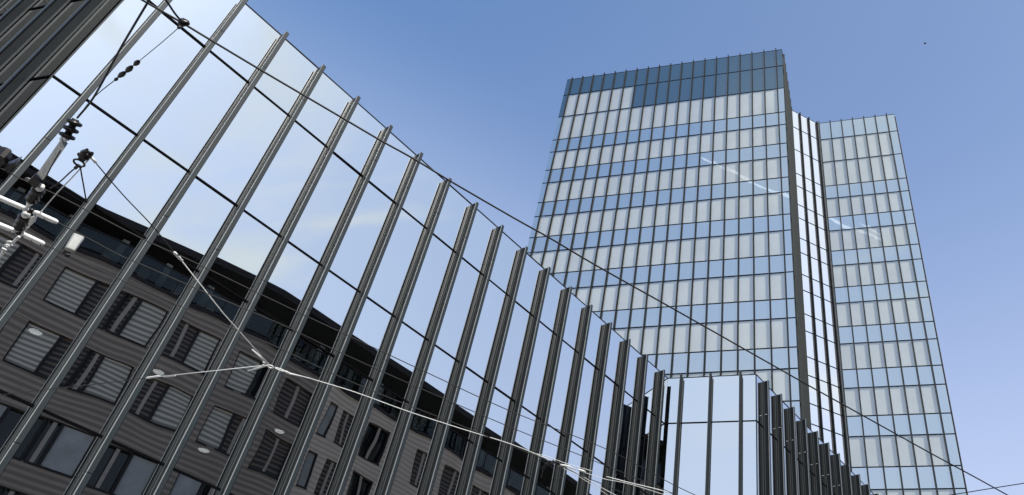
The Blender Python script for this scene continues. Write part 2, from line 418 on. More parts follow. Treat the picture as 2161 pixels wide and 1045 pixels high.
def panes(F, edges, rows_, tilt, keep):
    for i, (u0, u1) in enumerate(zip(edges[:-1], edges[1:])):
        for j, (za, zb) in enumerate(zip(ZR[:-1], ZR[1:])):
            spd = j in (0, 2, 4)
            m = MB(); pane_quad(m, F, u0+0.006, u1-0.006, zb+0.004, za-0.004, 0, tilt)
            if keep(i, j): m.build('glass_pane', M_MIRROR_S if spd else M_MIRROR, low, recalc=False)
            else:
                rest.v += [v for v in m.v]; n = len(rest.v)-4; rest.f.append((n, n+1, n+2, n+3)); rest.m.append(1 if spd else 0)
rest = MB()
eA = [0] + [(0.0722-0.033+0.07712*k)*D for k in range(18)] + [LA]
eC = [0] + [(0.5+k)*MOD*0.983 for k in range(3)] + [LC]
eW = [0] + [(0.5+0.945*k)*MOD for k in range(19)] + [LW]
eC2 = [0] + [CPL-(0.5+k)*MOD for k in range(9)][::-1] + [CPL]
TILT = 0.0013
panes(FA, eA, ZR, TILT, lambda i, j: j < 5 and (j < 4 or i < 12))
panes(FC, eC, ZR, TILT*0.4, lambda i, j: j < 2)
panes(FW, eW, ZR, TILT*0.4, lambda i, j: False)
panes(FC2, eC2, ZR, TILT, lambda i, j: False)
tag(rest.build('glass_pane', [M_MIRROR, M_MIRROR_S], low, recalc=False), kind='stuff')

# ------------------------------------------------------------------ tower
XT = Vector((0.80031151, 2.92213672, 0))*D; XTL = Vector((-0.59315022, 3.37401769, 0))*D
XR = Vector((1.66777566, 3.32256804, 0))*D
XN0 = XT + Vector((math.sin(AZS), math.cos(AZS), 0))*(6.46*MOD)
LN = 3.0*MOD
XN1 = XN0 + Vector((math.sin(AZN), math.cos(AZN), 0))*LN
FT = Frame(XTL.x, XTL.y, math.atan2(XT.x-XTL.x, XT.y-XTL.y)); LT = (XT-XTL).length
FS = Frame(XT.x, XT.y, AZS); LS = 6.46*MOD
FN = Frame(XN0.x, XN0.y, AZN)
FR = Frame(XN1.x, XN1.y, math.atan2(XR.x-XN1.x, XR.y-XN1.y)); LR = (XR-XN1).length
LR2 = 12*MOD
FR2 = Frame(XR.x, XR.y, AZS)
XRB = FR2.pt(LR2, 0, 0)
tz = [4.377, 4.205, 3.977, 3.747]
while tz[-1] > 0.1:
    tz.append(tz[-1]-0.1147); tz.append(tz[-1]-0.1662)
TZ = [zz(z) for z in tz]
kinds = ['parapet', 'vision', 'vision'] + ['spandrel', 'vision']*40
tower = empty('glass_tower', (XT.x, XT.y, 0))
tag(tower, 'tall blue glass office tower with close vertical fins, pale blinds and a set-back right wing', 'tower')
TO = [XTL, XT, XN0, XN1, XR, XRB, XRB + Vector((-8, 10, 0)), XTL + Vector((6, 20, 0))]
ti = shrink(TO, 0.55)
core = MB(); core.prism([(p.x, p.y) for p in ti], 0.01, TZ[0]-1.6); core.build('interior_core', M_ROOM, tower)
trf = MB(); trf.prism([(p.x, p.y) for p in shrink(TO, 0.08)], TZ[0]-0.5, TZ[0]-0.3); trf.build('roof', M_ROOF, tower)
tf = [(FT, LT), (FS, LS), (FN, LN), (FR, LR), (FR2, LR2)]
co = MB(); tt = MB()
for F, L in tf:
    co.box(F, 0, L, -0.05, 0.015, TZ[0]+0.002, TZ[0]+0.05)
    for z in TZ[1:-1]:
        tt.box(F, 0.0, L, -0.03, 0.018, z-0.033, z+0.033)
co.build('coping', M_FIND, tower); tt.build('transom', M_TRAN, tower)
# fins
tfin = fin_mesh('fin', [], TZ[0]+0.13, 0.02, 0.135, 0.090, [M_FINT, M_FIND, M_FINT, M_FINT, M_TRAN, M_EDGET]); us = [False]
nfin = fin_mesh('fin', [], TZ[0]+0.13, 0.02, 0.165, 0.062, [M_FINT, M_FIND, M_FINT, M_FINT, M_TRAN, M_FIND]); un = [False]
uT = [(k+0.5)*LT/19 for k in range(19)]
uS = [(0.58+0.947*k)*MOD for k in range(7)]
uN = [0.97*MOD, 1.95*MOD, 2.88*MOD]
wR = MOD*0.978
uR = [LR-(0.66+k)*wR for k in range(7) if LR-(0.66+k)*wR > 0.1]
for u in uT: put_fin(tfin, us, FT, u, tower)
sfin = fin_mesh('fin', [], TZ[0]+0.13, 0.02, 0.150, 0.080, [M_FINS, M_FINS, M_FINT, M_FINT, M_FIND, M_FINS]); us2 = [False]
for u in uS: put_fin(sfin, us2, FS, u, tower)
for u in uN: put_fin(nfin, un, FN, u, tower)
for u in uR: put_fin(tfin, us, FR, u, tower)
for k in range(12): put_fin(tfin, us, FR2, (0.4+k*0.95)*MOD, tower)
ct = MB()
ct.box(FT, LT-0.012, LT+0.012, -0.02, 0.012, 0, TZ[0])
ct.box(FR, -0.04, 0.16, 0.0, 0.09, 0, TZ[0]+0.1, 1)
ct.build('corner_trim', [M_FIN, M_WHITE], tower)
trest = MB(); nwin = [0]
SILL = 0.10
def tower_bay(F, u0, u1, z0, z1, blind, own, gl):
    m = MB()
    pane_quad(m, F, u0+0.005, u1-0.005, z0+0.01, z1-0.01, 0, 0.0006)
    if blind:
        d = random.choice((0, 0, 0, 0.0, 0.03))
        m.box(F, u0+0.02, u1-0.02, -0.062, -0.052, z0+0.03+d, z1-0.05, 1)
    if own: m.build('window', [gl, M_BLIND], tower, recalc=False)
    else:
        n = len(trest.v); trest.v += m.v; trest.f += [tuple(i+n for i in f) for f in m.f]
        trest.m += [(0 if k == 0 else 1) if gl is M_CLEAR else 2 for k in m.m]
def tower_face(F, us_, L, kind_):
    e = [0] + us_ + [L]
    for j, (za, zb) in enumerate(zip(TZ[:-1], TZ[1:])):
        kd = kinds[j]
        if kd != 'vision' or kind_ == 'side':
            m = MB()
            for u0, u1 in zip(e[:-1], e[1:]): pane_quad(m, F, u0+0.005, u1-0.005, zb+0.01, za-0.01, 0, 0.0006)
            g_ = M_BRIGHT if kind_ == 'notch' else (M_PARA if kd == 'parapet' and kind_ == 'front' else M_SPAN)
            m.build('parapet_band' if kd == 'parapet' else ('glass_band' if kd == 'vision' else 'spandrel_band'), g_, tower, recalc=False)
            continue
        for i, (u0, u1) in enumerate(zip(e[:-1], e[1:])):
            if kind_ == 'notch': tower_bay(F, u0, u1, zb, za, False, False, M_BRIGHT); continue
            last = (i == len(e)-2) or (i == 0 and kind_ == 'front')
            bl = not last
            if kind_ == 'front' and j == 1 and i > 6: bl = False
            vis = TZ[0] > za > zz(1.75)
            own = vis and nwin[0] < 100 and ((kind_ == 'front' and ((j >= 6 and i >= 9) or (j > 12))) or (kind_ == 'right' and j > 12))
            if own: nwin[0] += 1
            if last or not bl:
                m = MB(); pane_quad(m, F, u0+0.005, u1-0.005, zb+0.01, za-0.01, 0, 0.0006)
                n = len(trest.v); trest.v += m.v; trest.f += [tuple(q+n for q in f) for f in m.f]; trest.m += [3 if j == 1 and kind_ == 'front' else 4]
            else: tower_bay(F, u0, u1, zb, za, bl, own, M_CLEAR)
tower_face(FT, uT, LT, 'front'); tower_face(FR, sorted(uR), LR, 'right')
tower_face(FN, uN, LN, 'notch'); tower_face(FS, uS, LS, 'side'); tower_face(FR2, [(0.4+k*0.95)*MOD for k in range(12)], LR2, 'side')
tag(trest.build('window', [M_CLEAR, M_BLIND, M_BRIGHT, M_PARA, M_SPAN], tower, recalc=False), kind='stuff')

# ------------------------------------------------------------------ stone building across the street (seen in the glass)
GS = [(-0.8, 0.91), (0.0, 0.935), (0.17, 0.957), (0.28, 0.98), (0.42, 1.0), (1.0, 1.0), (1.3, 0.99), (1.6, 0.97)]
def gs(s):
    for (a, x), (b, y) in zip(GS[:-1], GS[1:]):
        if s <= b: return x + (y-x)*(s-a)/(b-a)
    return GS[-1][1]
def fac(s, o=0.0):
    v = (P0 + uA*s)*(3.02/gs(s)*D)
    v = v - P0*2*(v.dot(P0)-D)
    return Vector((v.x, v.y, 0)) + P0*o
def H(z): return z + CAMH
def seg(m, s0, s1, o0, o1, z0, z1, mi=0):
    n = max(1, int(abs(s1-s0)/0.06+0.5))
    for k in range(n):
        a = s0+(s1-s0)*k/n; b = s0+(s1-s0)*(k+1)/n
        q = [fac(a, o1), fac(b, o1), fac(b, o0), fac(a, o0)]
        m.hexa([(p.x, p.y, z0) for p in q], [(p.x, p.y, z1) for p in q], mi)
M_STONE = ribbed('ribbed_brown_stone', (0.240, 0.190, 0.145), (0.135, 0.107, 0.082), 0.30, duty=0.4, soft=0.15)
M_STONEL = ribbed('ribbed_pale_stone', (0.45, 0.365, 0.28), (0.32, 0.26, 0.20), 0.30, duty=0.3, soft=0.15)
M_SLAT = ribbed('slatted_blind', (0.44, 0.41, 0.335), (0.16, 0.148, 0.12), 0.26, duty=0.3, soft=0.22, noise=0.05)
M_SLATD = ribbed('slatted_dark_blind', (0.10, 0.072, 0.050), (0.005, 0.004, 0.004), 0.26, duty=0.45, soft=0.15, noise=0.05)
M_WFR = mat('window_frame', (0.24, 0.20, 0.16), 0.5)
M_DGL = coated_glass('dark_window_glass', 0.03, (0.75, 0.8, 0.8), (0.007, 0.008, 0.009))
M_SOF = mat('dark_eaves', (0.008, 0.006, 0.006), 0.9)
M_RAIL = coated_glass('balustrade_glass', 0.03, (0.8, 0.9, 0.9), None, trans=(0.42, 0.45, 0.44))
M_PALE = mat('pale_render', (0.27, 0.27, 0.25), 0.9, noise=0.2, nscale=1)
pf = fac(0.6)
stone = empty('stone_apartment_building', (pf.x, pf.y, 0))
tag(stone, 'dark ribbed stone building with slatted blinds and black eaves, mirrored in the finned glass block', 'building')
S0, S1 = -0.06, 1.45
wins = []   # (s0, s1, kind)
wins += [(.171, .206, 'blind'), (.206, .242, 'dark'), (.226+.018, .259, 'dark'), (.259, .296, 'blind'), (.309, .342, 'dark'), (.342, .374, 'blind'),
         (.398, .431, 'blind'), (.431, .459, 'dark'), (.478, .525, 'dark'), (.55, .566, 'curtain'), (.580, .607, 'dark'), (.632, .672, 'dark'), (.732, .762, 'dark'), (.79, .84, 'dark')]
s = 0.155
while s > S0+0.08:
    wins += [(s-.036, s, 'dark'), (s-.072, s-.036, 'blind')] ; s -= 0.092
s = 0.87
while s < S1-0.08:
    wins += [(s, s+.045, 'dark')]; s += 0.078
wins.sort()
rows = [(21.6, 19.45), (18.35, 16.2), (14.55, 12.5), (11.3, 9.2), (8.0, 5.9), (4.7, 2.6)]
spans = []; 
def merge(ws):
    out_ = []
    for a, b, k in ws:
        if out_ and a <= out_[-1][1]+0.003: out_[-1][1] = b
        else: out_.append([a, b])
    return out_
open_ = merge(wins)
wallA = MB()
prevb = H(22.7)
for top, bot in rows:
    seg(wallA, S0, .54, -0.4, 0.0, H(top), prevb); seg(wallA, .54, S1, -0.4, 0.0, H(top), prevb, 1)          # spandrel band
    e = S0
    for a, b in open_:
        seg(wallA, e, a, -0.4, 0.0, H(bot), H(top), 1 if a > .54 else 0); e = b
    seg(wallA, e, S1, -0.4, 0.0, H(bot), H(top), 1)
    prevb = H(bot)
seg(wallA, S0, S1, -0.4, 0.0, 0.01, prevb)
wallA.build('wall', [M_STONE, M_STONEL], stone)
n_w = 0
wrest = MB()
for ri_, (top, bot) in enumerate(rows):
    for a, b, k in wins:
        m = MB()
        mm_ = 0
        seg(m, a, b, -0.30, -0.28, H(bot), H(top), 2)
        gf = ri_ >= 2
        if k == 'blind': seg(m, a+.001, b-.001, -0.16, -0.12, H(bot)+0.05, H(top)-0.05, 4 if gf else 0)
        elif k == 'dark':
            if not gf: seg(m, a+.001, b-.001, -0.16, -0.14, H(bot)+0.05, H(top)-0.05, 1) if random.random() < 0.9 else None
            mid = (a+b)/2; seg(m, mid-.0022, mid+.0022, -0.139, -0.09, H(bot)+.05, H(top)-.05, 3)
        else: seg(m, a+.001, b-.001, -0.26, -0.22, H(bot)+0.05, H(top)-0.05, 4)
        seg(m, a, b, -0.12, 0.03, H(bot)-0.06, H(bot)+0.03, 5)
        seg(m, a, a+.0016, -0.2, -0.05, H(bot)+.04, H(top), 5); seg(m, b-.0016, b, -0.2, -0.05, H(bot)+.04, H(top), 5)
        mats = [M_SLAT, M_SLATD, M_DGL, M_WFR, M_PALE, M_SOF]
        if n_w < 99: m.build('window', mats, stone); n_w += 1
        else:
            n = len(wrest.v); wrest.v += m.v; wrest.f += [tuple(i+n for i in f) for f in m.f]; wrest.m += m.m
tag(wrest.build('window', mats, stone), kind='stuff')
att = MB(); seg(att, S0, S1, -3.2, -2.6, H(22.7), H(24.85)); att.build('attic_wall', M_FIND, stone)
aw = MB(); s = S0+0.03
while s < S1-0.06:
    seg(aw, s, s+.03, -2.59, -2.55, H(22.8), H(24.7), 0)
    seg(aw, s+.034, s+.046, -2.59, -2.50, H(22.8), H(24.7), 1); s += 0.05
aw.build('attic_glazing', [M_DGL, M_PALE], stone)
ap = MB(); s = S0+0.02
while s < S1-0.02:
    seg(ap, s, s+.008, -1.3, -1.1, H(22.7), H(24.85)); s += 0.062
ap.build('attic_pier', M_PALE, stone)
ba = MB(); s = S0+0.02
while s < S1-0.08:
    seg(ba, s, s+.064, -0.08, -0.06, H(22.85), H(23.98), 0); seg(ba, s+.064, s+.066, -0.1, -0.04, H(22.7), H(24.0), 1); s += 0.066
seg(ba, S0, S1, -0.11, -0.03, H(24.0), H(24.08), 1)
ba.build('balustrade', [M_RAIL, M_SOF], stone)
fl = MB(); seg(fl, S0, S1, -3.2, 0.06, H(22.5), H(22.72)); fl.build('attic_slab', M_SOF, stone)
def eaves(s): return 25.95 - 0.62*max(0.0, min(1.0, (0.40-s)/0.24))
ro = MB(); nseg = 60
for k in range(nseg):
    a = S0+(S1-S0)*k/nseg; b_s = S0+(S1-S0)*(k+1)/nseg
    q = [fac(a, 0.2), fac(b_s, 0.2), fac(b_s, -12), fac(a, -12)]; za = [eaves(a), eaves(b_s), eaves(b_s), eaves(a)]
    ro.hexa([(p.x, p.y, H(z-0.4)) for p, z in zip(q, za)], [(p.x, p.y, H(z)) for p, z in zip(q, za)])
ro.build('roof', M_SOF, stone)
bd = MB(); seg(bd, S0, S1, -12, -0.45, 0.01, H(22.4)); bd.build('building_core', M_ROOM, stone)

# ceiling lamps glimpsed inside the glass block
M_LAMP = bpy.data.materials.new('lamp_glow'); M_LAMP.use_nodes = True
b_ = M_LAMP.node_tree.nodes['Principled BSDF']; b_.inputs['Emission Color'].default_value = (1, 0.97, 0.92, 1); b_.inputs['Emission Strength'].default_value = 3.2

# ------------------------------------------------------------------ overhead wires and fittings
def cable(name, pts, h, r, m, label, cat, sag=0.0, group=None):
    hs = h if isinstance(h, (list, tuple)) else [h]*len(pts)
    q = [at(x, y, z) for (x, y), z in zip(pts, hs)]
    if len(q) > 3:                                # smooth catenary through the measured points
        e = [q[0]*2-q[1]] + q + [q[-1]*2-q[-2]]; f = []
        for i in range(1, len(e)-2):
            for t in (0, .25, .5, .75):
                a_, b_, c_, d_ = e[i-1], e[i], e[i+1], e[i+2]
                f.append(0.5*((2*b_) + (c_-a_)*t + (2*a_-5*b_+4*c_-d_)*t*t + (3*b_-a_-3*c_+d_)*t*t*t))
        q = f + [q[-1]]
    b = MB(); b.tube(q, r, 8); o = b.build(name, m, smooth=True)
    return tag(o, label, cat, group)

HW = 6.0
cable('feeder_cable', [(230, -42), (313.7, 8), (380.5, 46), (440, 82), (552, 149), (644, 203), (724, 250), (804, 297), (876, 337), (948, 381), (1080.5, 458), (1161, 503), (1259, 561), (1430, 657), (1600, 753.5), (1707, 814), (1800, 865.5), (1961, 955), (2060, 1008.5), (2200, 1086)], 6.6, 0.0085, M_CABLE,
      'thick black overhead cable sweeping from the top left down across the tower', 'cable')
cable('thin_wire', [(1900, 1062), (2036, 1040), (2110, 1028), (2300, 998)], 6.6, 0.0065, M_CONT, 'thin dark wire climbing to the right edge below the right wing of the tower', 'wire')
g3 = 'tram contact wires side by side above the street'
cable('contact_wire', [(-120, 312), (0, 355), (43, 377), (110, 407), (172, 438), (306, 507), (400, 549), (537, 615), (650, 669), (725, 704), (900, 786), (1080, 869), (1280, 948), (1417, 1021), (1500, 1060)], HW, 0.0052, M_CONT,
      'uppermost of the three dark tram contact wires crossing the fins', 'wire', group=g3)
cable('contact_wire', [(-120, 365), (0, 418), (122, 470), (253, 539), (284, 552), (430, 616), (583, 680), (705, 738), (860, 808), (1080, 903), (1230, 963), (1400, 1033), (1480, 1068)], HW, 0.0052, M_CONT,
      'middle of the three dark tram contact wires, running on from the upper white clamp bar', 'wire', group=g3)
cable('contact_wire', [(-120, 420), (0, 474), (94, 516), (245, 586), (392, 651), (499, 696), (594, 737), (712, 793), (837, 846), (949, 889), (1090, 946), (1170, 978), (1230, 1005), (1277, 1024), (1340, 1052)], HW, 0.0052, M_CONT,
      'lowest of the three dark tram contact wires, running on from the lower white clamp bar', 'wire', group=g3)

# white ring joint with three guy wires
def pl(px, py, h=HW): return at(px, py, h)
ringa = empty('guy_wire_joint', pl(570, 772))
tag(ringa, 'bright steel ring with shackles joining three guy wires in front of the dark reflection', 'wire joint')
UP = Vector((0, 0, 1))
b = MB(); b.ring(pl(571, 774), UP, 0.030, 0.0075, 20); b.build('ring', M_STEEL, ringa, smooth=True)
b = MB()
for (x0, y0, x1, y1, k) in ((532, 738, 566, 768, 1), (523, 783, 566, 771, 1)):
    b.tube([pl(x0, y0), pl(x0*.5+x1*.5, y0*.5+y1*.5), pl(x1, y1)], [0.007, 0.011, 0.008], 8)
for (x0, y0, x1, y1) in ((580, 776, 602, 784),):
    c = (pl(x0, y0)+pl(x1, y1))/2; d_ = pl(x1, y1)-pl(x0, y0)
    b.ring(c, UP, 0.02, 0.006, 20, stretch=(3.0, 0.9), xd=d_)
b.ring(pl(558, 765), UP, 0.016, 0.006, 16); b.ring(pl(556, 772), UP, 0.015, 0.006, 16); b.ring(pl(607, 787), UP, 0.016, 0.006, 16)
b.tube([pl(602, 784), pl(612, 789), pl(640, 795)], [0.013, 0.012, 0.006], 8)
b.tube([pl(640, 795), pl(655, 799)], 0.006, 8)
b.build('shackle', M_STEEL, ringa, smooth=True)
def guy(name, pts, r, m, label, cat='guy wire', h=HW, group='guy wires of the ring joint'):
    return cable(name, pts, h, r, m, label, cat, group=group)
guy('guy_wire', [(562, 771), (440, 784), (312, 797.5)], 0.0050, M_STEEL, 'bright steel guy wire running left from the ring joint')
guy('insulated_guy_wire', [(308, 798), (200, 811), (100, 822), (0, 834), (-60, 841)], 0.0052, M_CONT, 'dark continuation of the left guy wire ending at the left edge', group=None)
guy('guy_wire', [(566, 768), (470, 660), (383, 550)], 0.0050, M_STEEL, 'bright steel guy wire climbing up left from the ring joint')
guy('insulated_guy_wire', [(368, 533), (320, 475), (260, 412), (203, 345)], 0.0050, M_CONT, 'dark guy wire from the hook clamp down to the white sleeve', group=None)
guy('guy_wire', [(655, 799), (750, 828), (860, 868), (980, 907), (1080, 938), (1165, 973)], 0.0052, M_STEEL, 'long bright steel guy wire running right from the ring joint')
sl = empty('wire_sleeve', pl(376, 541)); tag(sl, 'white turnbuckle sleeve between the dark and bright halves of the sloping guy wire', 'turnbuckle')
b = MB(); b.tube([pl(366, 531), pl(369, 534), pl(379, 545), pl(383, 550)], [0.007, 0.014, 0.014, 0.006], 10); b.build('sleeve', M_STEEL, sl, smooth=True)
b = MB(); b.ring(pl(383, 549), UP, 0.012, 0.005, 14); b.build('eye', M_STEEL, sl, smooth=True)
sl = empty('wire_sleeve', pl(325, 796)); tag(sl, 'white crimped wire sleeve on the left guy wire', 'wire sleeve')
b = MB(); b.tube([pl(308, 798), pl(312, 797.5), pl(332, 794.5), pl(338, 794)], [0.006, 0.014, 0.012, 0.006], 10); b.build('sleeve', M_STEEL, sl, smooth=True)
b = MB(); b.tube([pl(345, 795), pl(370, 793)], 0.010, 8); b.build('crimp', M_STEEL, sl, smooth=True)

# right hardware cluster
cl = empty('wire_hanger', pl(1160, 976)); tag(cl, 'small dark and bright hanger of hooks and clamps where wires meet at the lower middle', 'wire hanger')
b = MB()
prev = None
pts = [(1145, 990), (1149, 984), (1155, 978), (1163, 974), (1172, 975), (1180, 980), (1186, 984)]
b.tube([pl(*p) for p in pts], 0.013, 8)
for p in ((1146, 988), (1153, 981), (1160, 976), (1168, 975), (1178, 979)): b.ring(pl(*p), Vector((random.random(), random.random(), 1)), 0.020, 0.007, 12)
b.build('hook', M_INS, cl, smooth=True)
b = MB(); b.tube([pl(1146, 990), pl(1144, 1000, 5.95), pl(1142, 1008, 5.95)], [0.012, 0.007, 0.004], 8); b.build('tail', M_INS, cl, smooth=True)
b = MB(); b.tube([pl(1178, 981), pl(1195, 983), pl(1216, 991)], [0.018, 0.013, 0.006], 8); b.build('clamp', M_STEEL, cl, smooth=True)
g5 = 'bright steel wires fanning right from the hanger'
def gg(pts, lab, r=0.0038): guy('steel_wire', pts, r, M_STEEL, lab, 'wire', group=g5)
gg([(1125, 957), (1150, 962), (1200, 980), (1250, 994)], 'short bright wire above the hanger')
gg([(1216, 991), (1250, 1003), (1280, 1012), (1330, 1022), (1420, 1050)], 'bright wire running right from the hanger clamp')
gg([(1280, 1006), (1330, 1019), (1380, 1031), (1420, 1042)], 'bright wire doubled beside the hanger wire at the lower right', 0.006)
gg([(1192, 984), (1230, 1006), (1260, 1024), (1278, 1034), (1305, 1048)], 'bright wire dropping steeply right from the hanger', 0.0045)
gg([(1188, 988), (1225, 1008), (1275, 1040), (1290, 1052)], 'lowest bright wire dropping from the hanger', 0.0035)
b = MB(); b.tube([pl(1219, 991), pl(1223, 992), pl(1232, 995), pl(1236, 996)], [0.004, 0.015, 0.015, 0.004], 10)
tag(b.build('wire_sleeve', M_STEEL, smooth=True), 'small white wire sleeve just right of the hanger', 'wire sleeve')

# hook clamp with ring in the upper left
hc = empty('hook_clamp', pl(180, 328)); tag(hc, 'dark hook clamp with a hanging ring against the reflected sky', 'hook clamp')
b = MB()
b.tube([pl(173, 336), pl(176, 322), pl(184, 318), pl(192, 324), pl(190, 332)], [0.03, 0.024, 0.02, 0.022, 0.012], 10)
b.tube([pl(176, 330), pl(186, 330)], [0.04, 0.03], 10)
b.ring(pl(169, 328), UP+Vector((.3, .2, 0)), 0.018, 0.009, 14)
b.build('clamp', M_INS, hc, smooth=True)
b = MB(); b.ring(pl(167, 344), UP, 0.042, 0.0085, 22); b.build('ring', M_INS, hc, smooth=True)
b = MB(); b.tube([pl(159, 355), pl(165, 349), pl(171, 354)], 0.014, 8); b.build('shackle', M_INS, hc, smooth=True)
b = MB(); b.tube([pl(182, 336), pl(193, 333), pl(202, 343)], [0.010, 0.013, 0.013], 8); b.build('sleeve', M_STEEL, hc, smooth=True)
g6 = 'dark strands hanging from the hook clamp'
guy('strand', [(160, 355), (150, 362), (125, 385), (105, 398)], 0.0058, M_CONT, 'dark strand running down left from the hook clamp', 'wire', group=g6)
guy('strand', [(170, 354), (172, 368), (176, 390), (182, 424)], 0.0058, M_CONT, 'dark strand dropping down right from the hook clamp', 'wire', group=g6)
guy('steel_wire', [(187, 337), (150, 377), (120, 408), (84, 450)], 0.0052, M_STEEL, 'steel wire from the hook clamp to the white clamp bars', 'wire', group=None)
guy('strand', [(128, 317), (108, 352), (90, 388)], 0.0050, M_CONT, 'thin dark strand beside the grey flat bar', 'wire', group=None)

# strain insulator chain
si = empty('strain_insulator', pl(150, 268)); tag(si, 'black ribbed strain insulator above a flat grey steel bar', 'insulator')
b = MB(); A_ = pl(160, 252, 6.6); B_ = pl(138, 294, 6.45); 
for k in range(3):
    t0 = k/3; c0 = A_.lerp(B_, t0+.05); c1 = A_.lerp(B_, t0+.17); c2 = A_.lerp(B_, t0+.29)
    b.tube([c0, c0.lerp(c1, .4), c1, c2.lerp(c1, .4), c2], [0.025, 0.062, 0.068, 0.060, 0.025], 14)
b.tube([A_, B_], 0.03, 10); b.build('insulator_body', M_INS, si, smooth=True)
b = MB(); b.tube([pl(131, 291, 6.42), pl(135, 297, 6.42)], [0.024, 0.032], 8); b.build('end_cap', M_WHITE, si, smooth=True)
b = MB(); 
p1 = pl(137, 297, 6.42); p2 = pl(84, 374, 5.95); dd = (p2-p1).normalized(); sx = dd.cross(UP).normalized()*0.034
for (q, e_) in (((p1, p2), 0),):
    z_ = dd.cross(sx).normalized()*0.006
    b.hexa([q[0]-sx-z_, q[1]-sx-z_, q[1]+sx-z_, q[0]+sx-z_], [q[0]-sx+z_, q[1]-sx+z_, q[1]+sx+z_, q[0]+sx+z_])
b.build('flat_bar', M_SILVER, si)
b = MB(); p1 = pl(83, 374); p2 = pl(70, 386); sx = sx*1.3
b.hexa([p1-sx-UP*.03, p2-sx-UP*.03, p2+sx-UP*.03, p1+sx-UP*.03], [p1-sx+UP*.03, p2-sx+UP*.03, p2+sx+UP*.03, p1+sx+UP*.03]); b.build('bar_block', M_INS, si)
b = MB(); b.ring(pl(60, 380), UP, 0.018, 0.011, 12); b.build('eye_bolt', M_SILVER, si, smooth=True)

# section insulator with white clamp bars
for (a0, a1, b0, b1, cpt, lab) in (((-60, 392), (60, 444), (71, 447), (122, 470), (66, 445), 'upper section insulator with long white clamp bars on the middle contact wire'),
                                   ((-60, 450), (34, 489), (45, 493), (94, 516), (40, 491), 'lower section insulator with white clamp bars on the lowest contact wire')):
    e = empty('section_insulator', pl(*cpt)); tag(e, lab, 'section insulator')
    for q0, q1 in ((a0, a1), (b0, b1)):
        b = MB(); P_ = pl(*q0, HW-0.02); Q_ = pl(*q1, HW-0.02); d_ = (Q_-P_).normalized()
        b.tube([P_, P_+d_*0.02, Q_-d_*0.02, Q_], [0.016, 0.024, 0.024, 0.014], 10)
        for t in (0.12, 0.5, 0.9):
            c = P_.lerp(Q_, t); b.tube([c-UP*0.030, c-UP*0.022], 0.006, 6, m=1)
        b.build('clamp_bar', [M_WHITE, M_INS], e, smooth=True)
    b = MB(); b.tube([pl(*a1, HW-.01), pl(*b0, HW-.01)], 0.026, 10); b.build('insulating_block', M_INS, e, smooth=True)
g7 = 'black post insulators between the contact wires'
for (x0, y0, x1, y1, lab) in ((83, 398, 66, 424, 'black post insulator above the upper clamp bars'), (54, 455, 40, 482, 'black post insulator between the two rows of clamp bars')):
    e = empty('post_insulator', pl((x0+x1)/2, (y0+y1)/2)); tag(e, lab, 'insulator', g7)
    b = MB(); A_ = pl(x0, y0); B_ = pl(x1, y1); pts = []; rr = []
    for k in range(7):
        pts.append(A_.lerp(B_, k/6)); rr.append(0.055 if k % 2 else 0.036)
    b.tube(pts, rr, 14); b.build('insulator_body', M_INS, e, smooth=True)
    b = MB(); d_ = (B_-A_).normalized(); b.tube([B_, B_+d_*0.05, B_+d_*0.12], [0.022, 0.026, 0.012], 8)
    b.build('end_cap', M_STEEL, e, smooth=True)
    b = MB(); b.tube([A_-d_*0.05, A_], [0.03, 0.035], 8); b.build('collar', M_STEEL, e, smooth=True)
tu = empty('turnbuckle', pl(55, 478)); tag(tu, 'bright steel turnbuckle rod running down between the clamp bars to the left edge', 'turnbuckle')
b = MB(); b.tube([pl(78, 454), pl(68, 464), pl(62, 474), pl(57, 480)], [0.006, 0.028, 0.014, 0.014], 10); b.tube([pl(57, 480), pl(46, 493)], 0.009, 8); b.tube([pl(40, 500), pl(26, 513)], 0.014, 8)
b.build('rod', M_STEEL, tu, smooth=True)
b = MB()
for p in ((22, 516), (15, 519), (9, 526), (20, 511)): b.ring(pl(*p), Vector((random.random()-.5, random.random()-.5, 1)), 0.016, 0.009, 12)
b.tube([pl(9, 528), pl(4, 537), pl(-4, 546)], [0.018, 0.014, 0.014], 8); b.build('shackle', M_STEEL, tu, smooth=True)

# upper guy wires
guy('guy_wire', [(330, -28), (313, 3), (282, 55), (250, 110), (198, 205), (163, 249)], 0.0075, M_CABLE, 'dark guy wire from the top edge down to the strain insulator', group=None)
guy('support_wire', [(330, -28), (352, 3), (368, 27), (381, 43)], 0.0078, M_CABLE, 'short black wire from the top edge to the cable clamp', group=None, h=6.5)
cc = empty('cable_clamp', pl(385, 47, 6.55)); tag(cc, 'black bolted clamp gripping the thick cable near the top left', 'cable clamp')
b = MB(); b.tube([pl(378, 44, 6.55), pl(386, 49, 6.55), pl(399, 50, 6.55)], [0.028, 0.032, 0.012], 10)
b.tube([pl(384, 40, 6.57), pl(392, 46, 6.57), pl(398, 47, 6.57)], [0.012, 0.02, 0.012], 8); b.build('jaw', M_INS, cc, smooth=True)
b = MB(); b.tube([pl(381, 55, 6.5), pl(377, 59, 6.45)], 0.012, 8); b.build('bolt', M_INS, cc, smooth=True)
guy('thin_wire', [(378, 58), (340, 91), (295, 128)], 0.0028, M_CONT, 'hair-thin wire from the cable clamp to the egg insulators', group=None, h=6.3)
guy('thin_wire', [(243, 169), (216, 190), (190, 214), (168, 243)], 0.0036, M_CONT, 'thin wire continuing below the egg insulators', group=None, h=6.3)
eg = empty('egg_insulator', pl(270, 148, 6.3)); tag(eg, 'short chain of small dark egg insulators on the hair-thin wire', 'insulator')
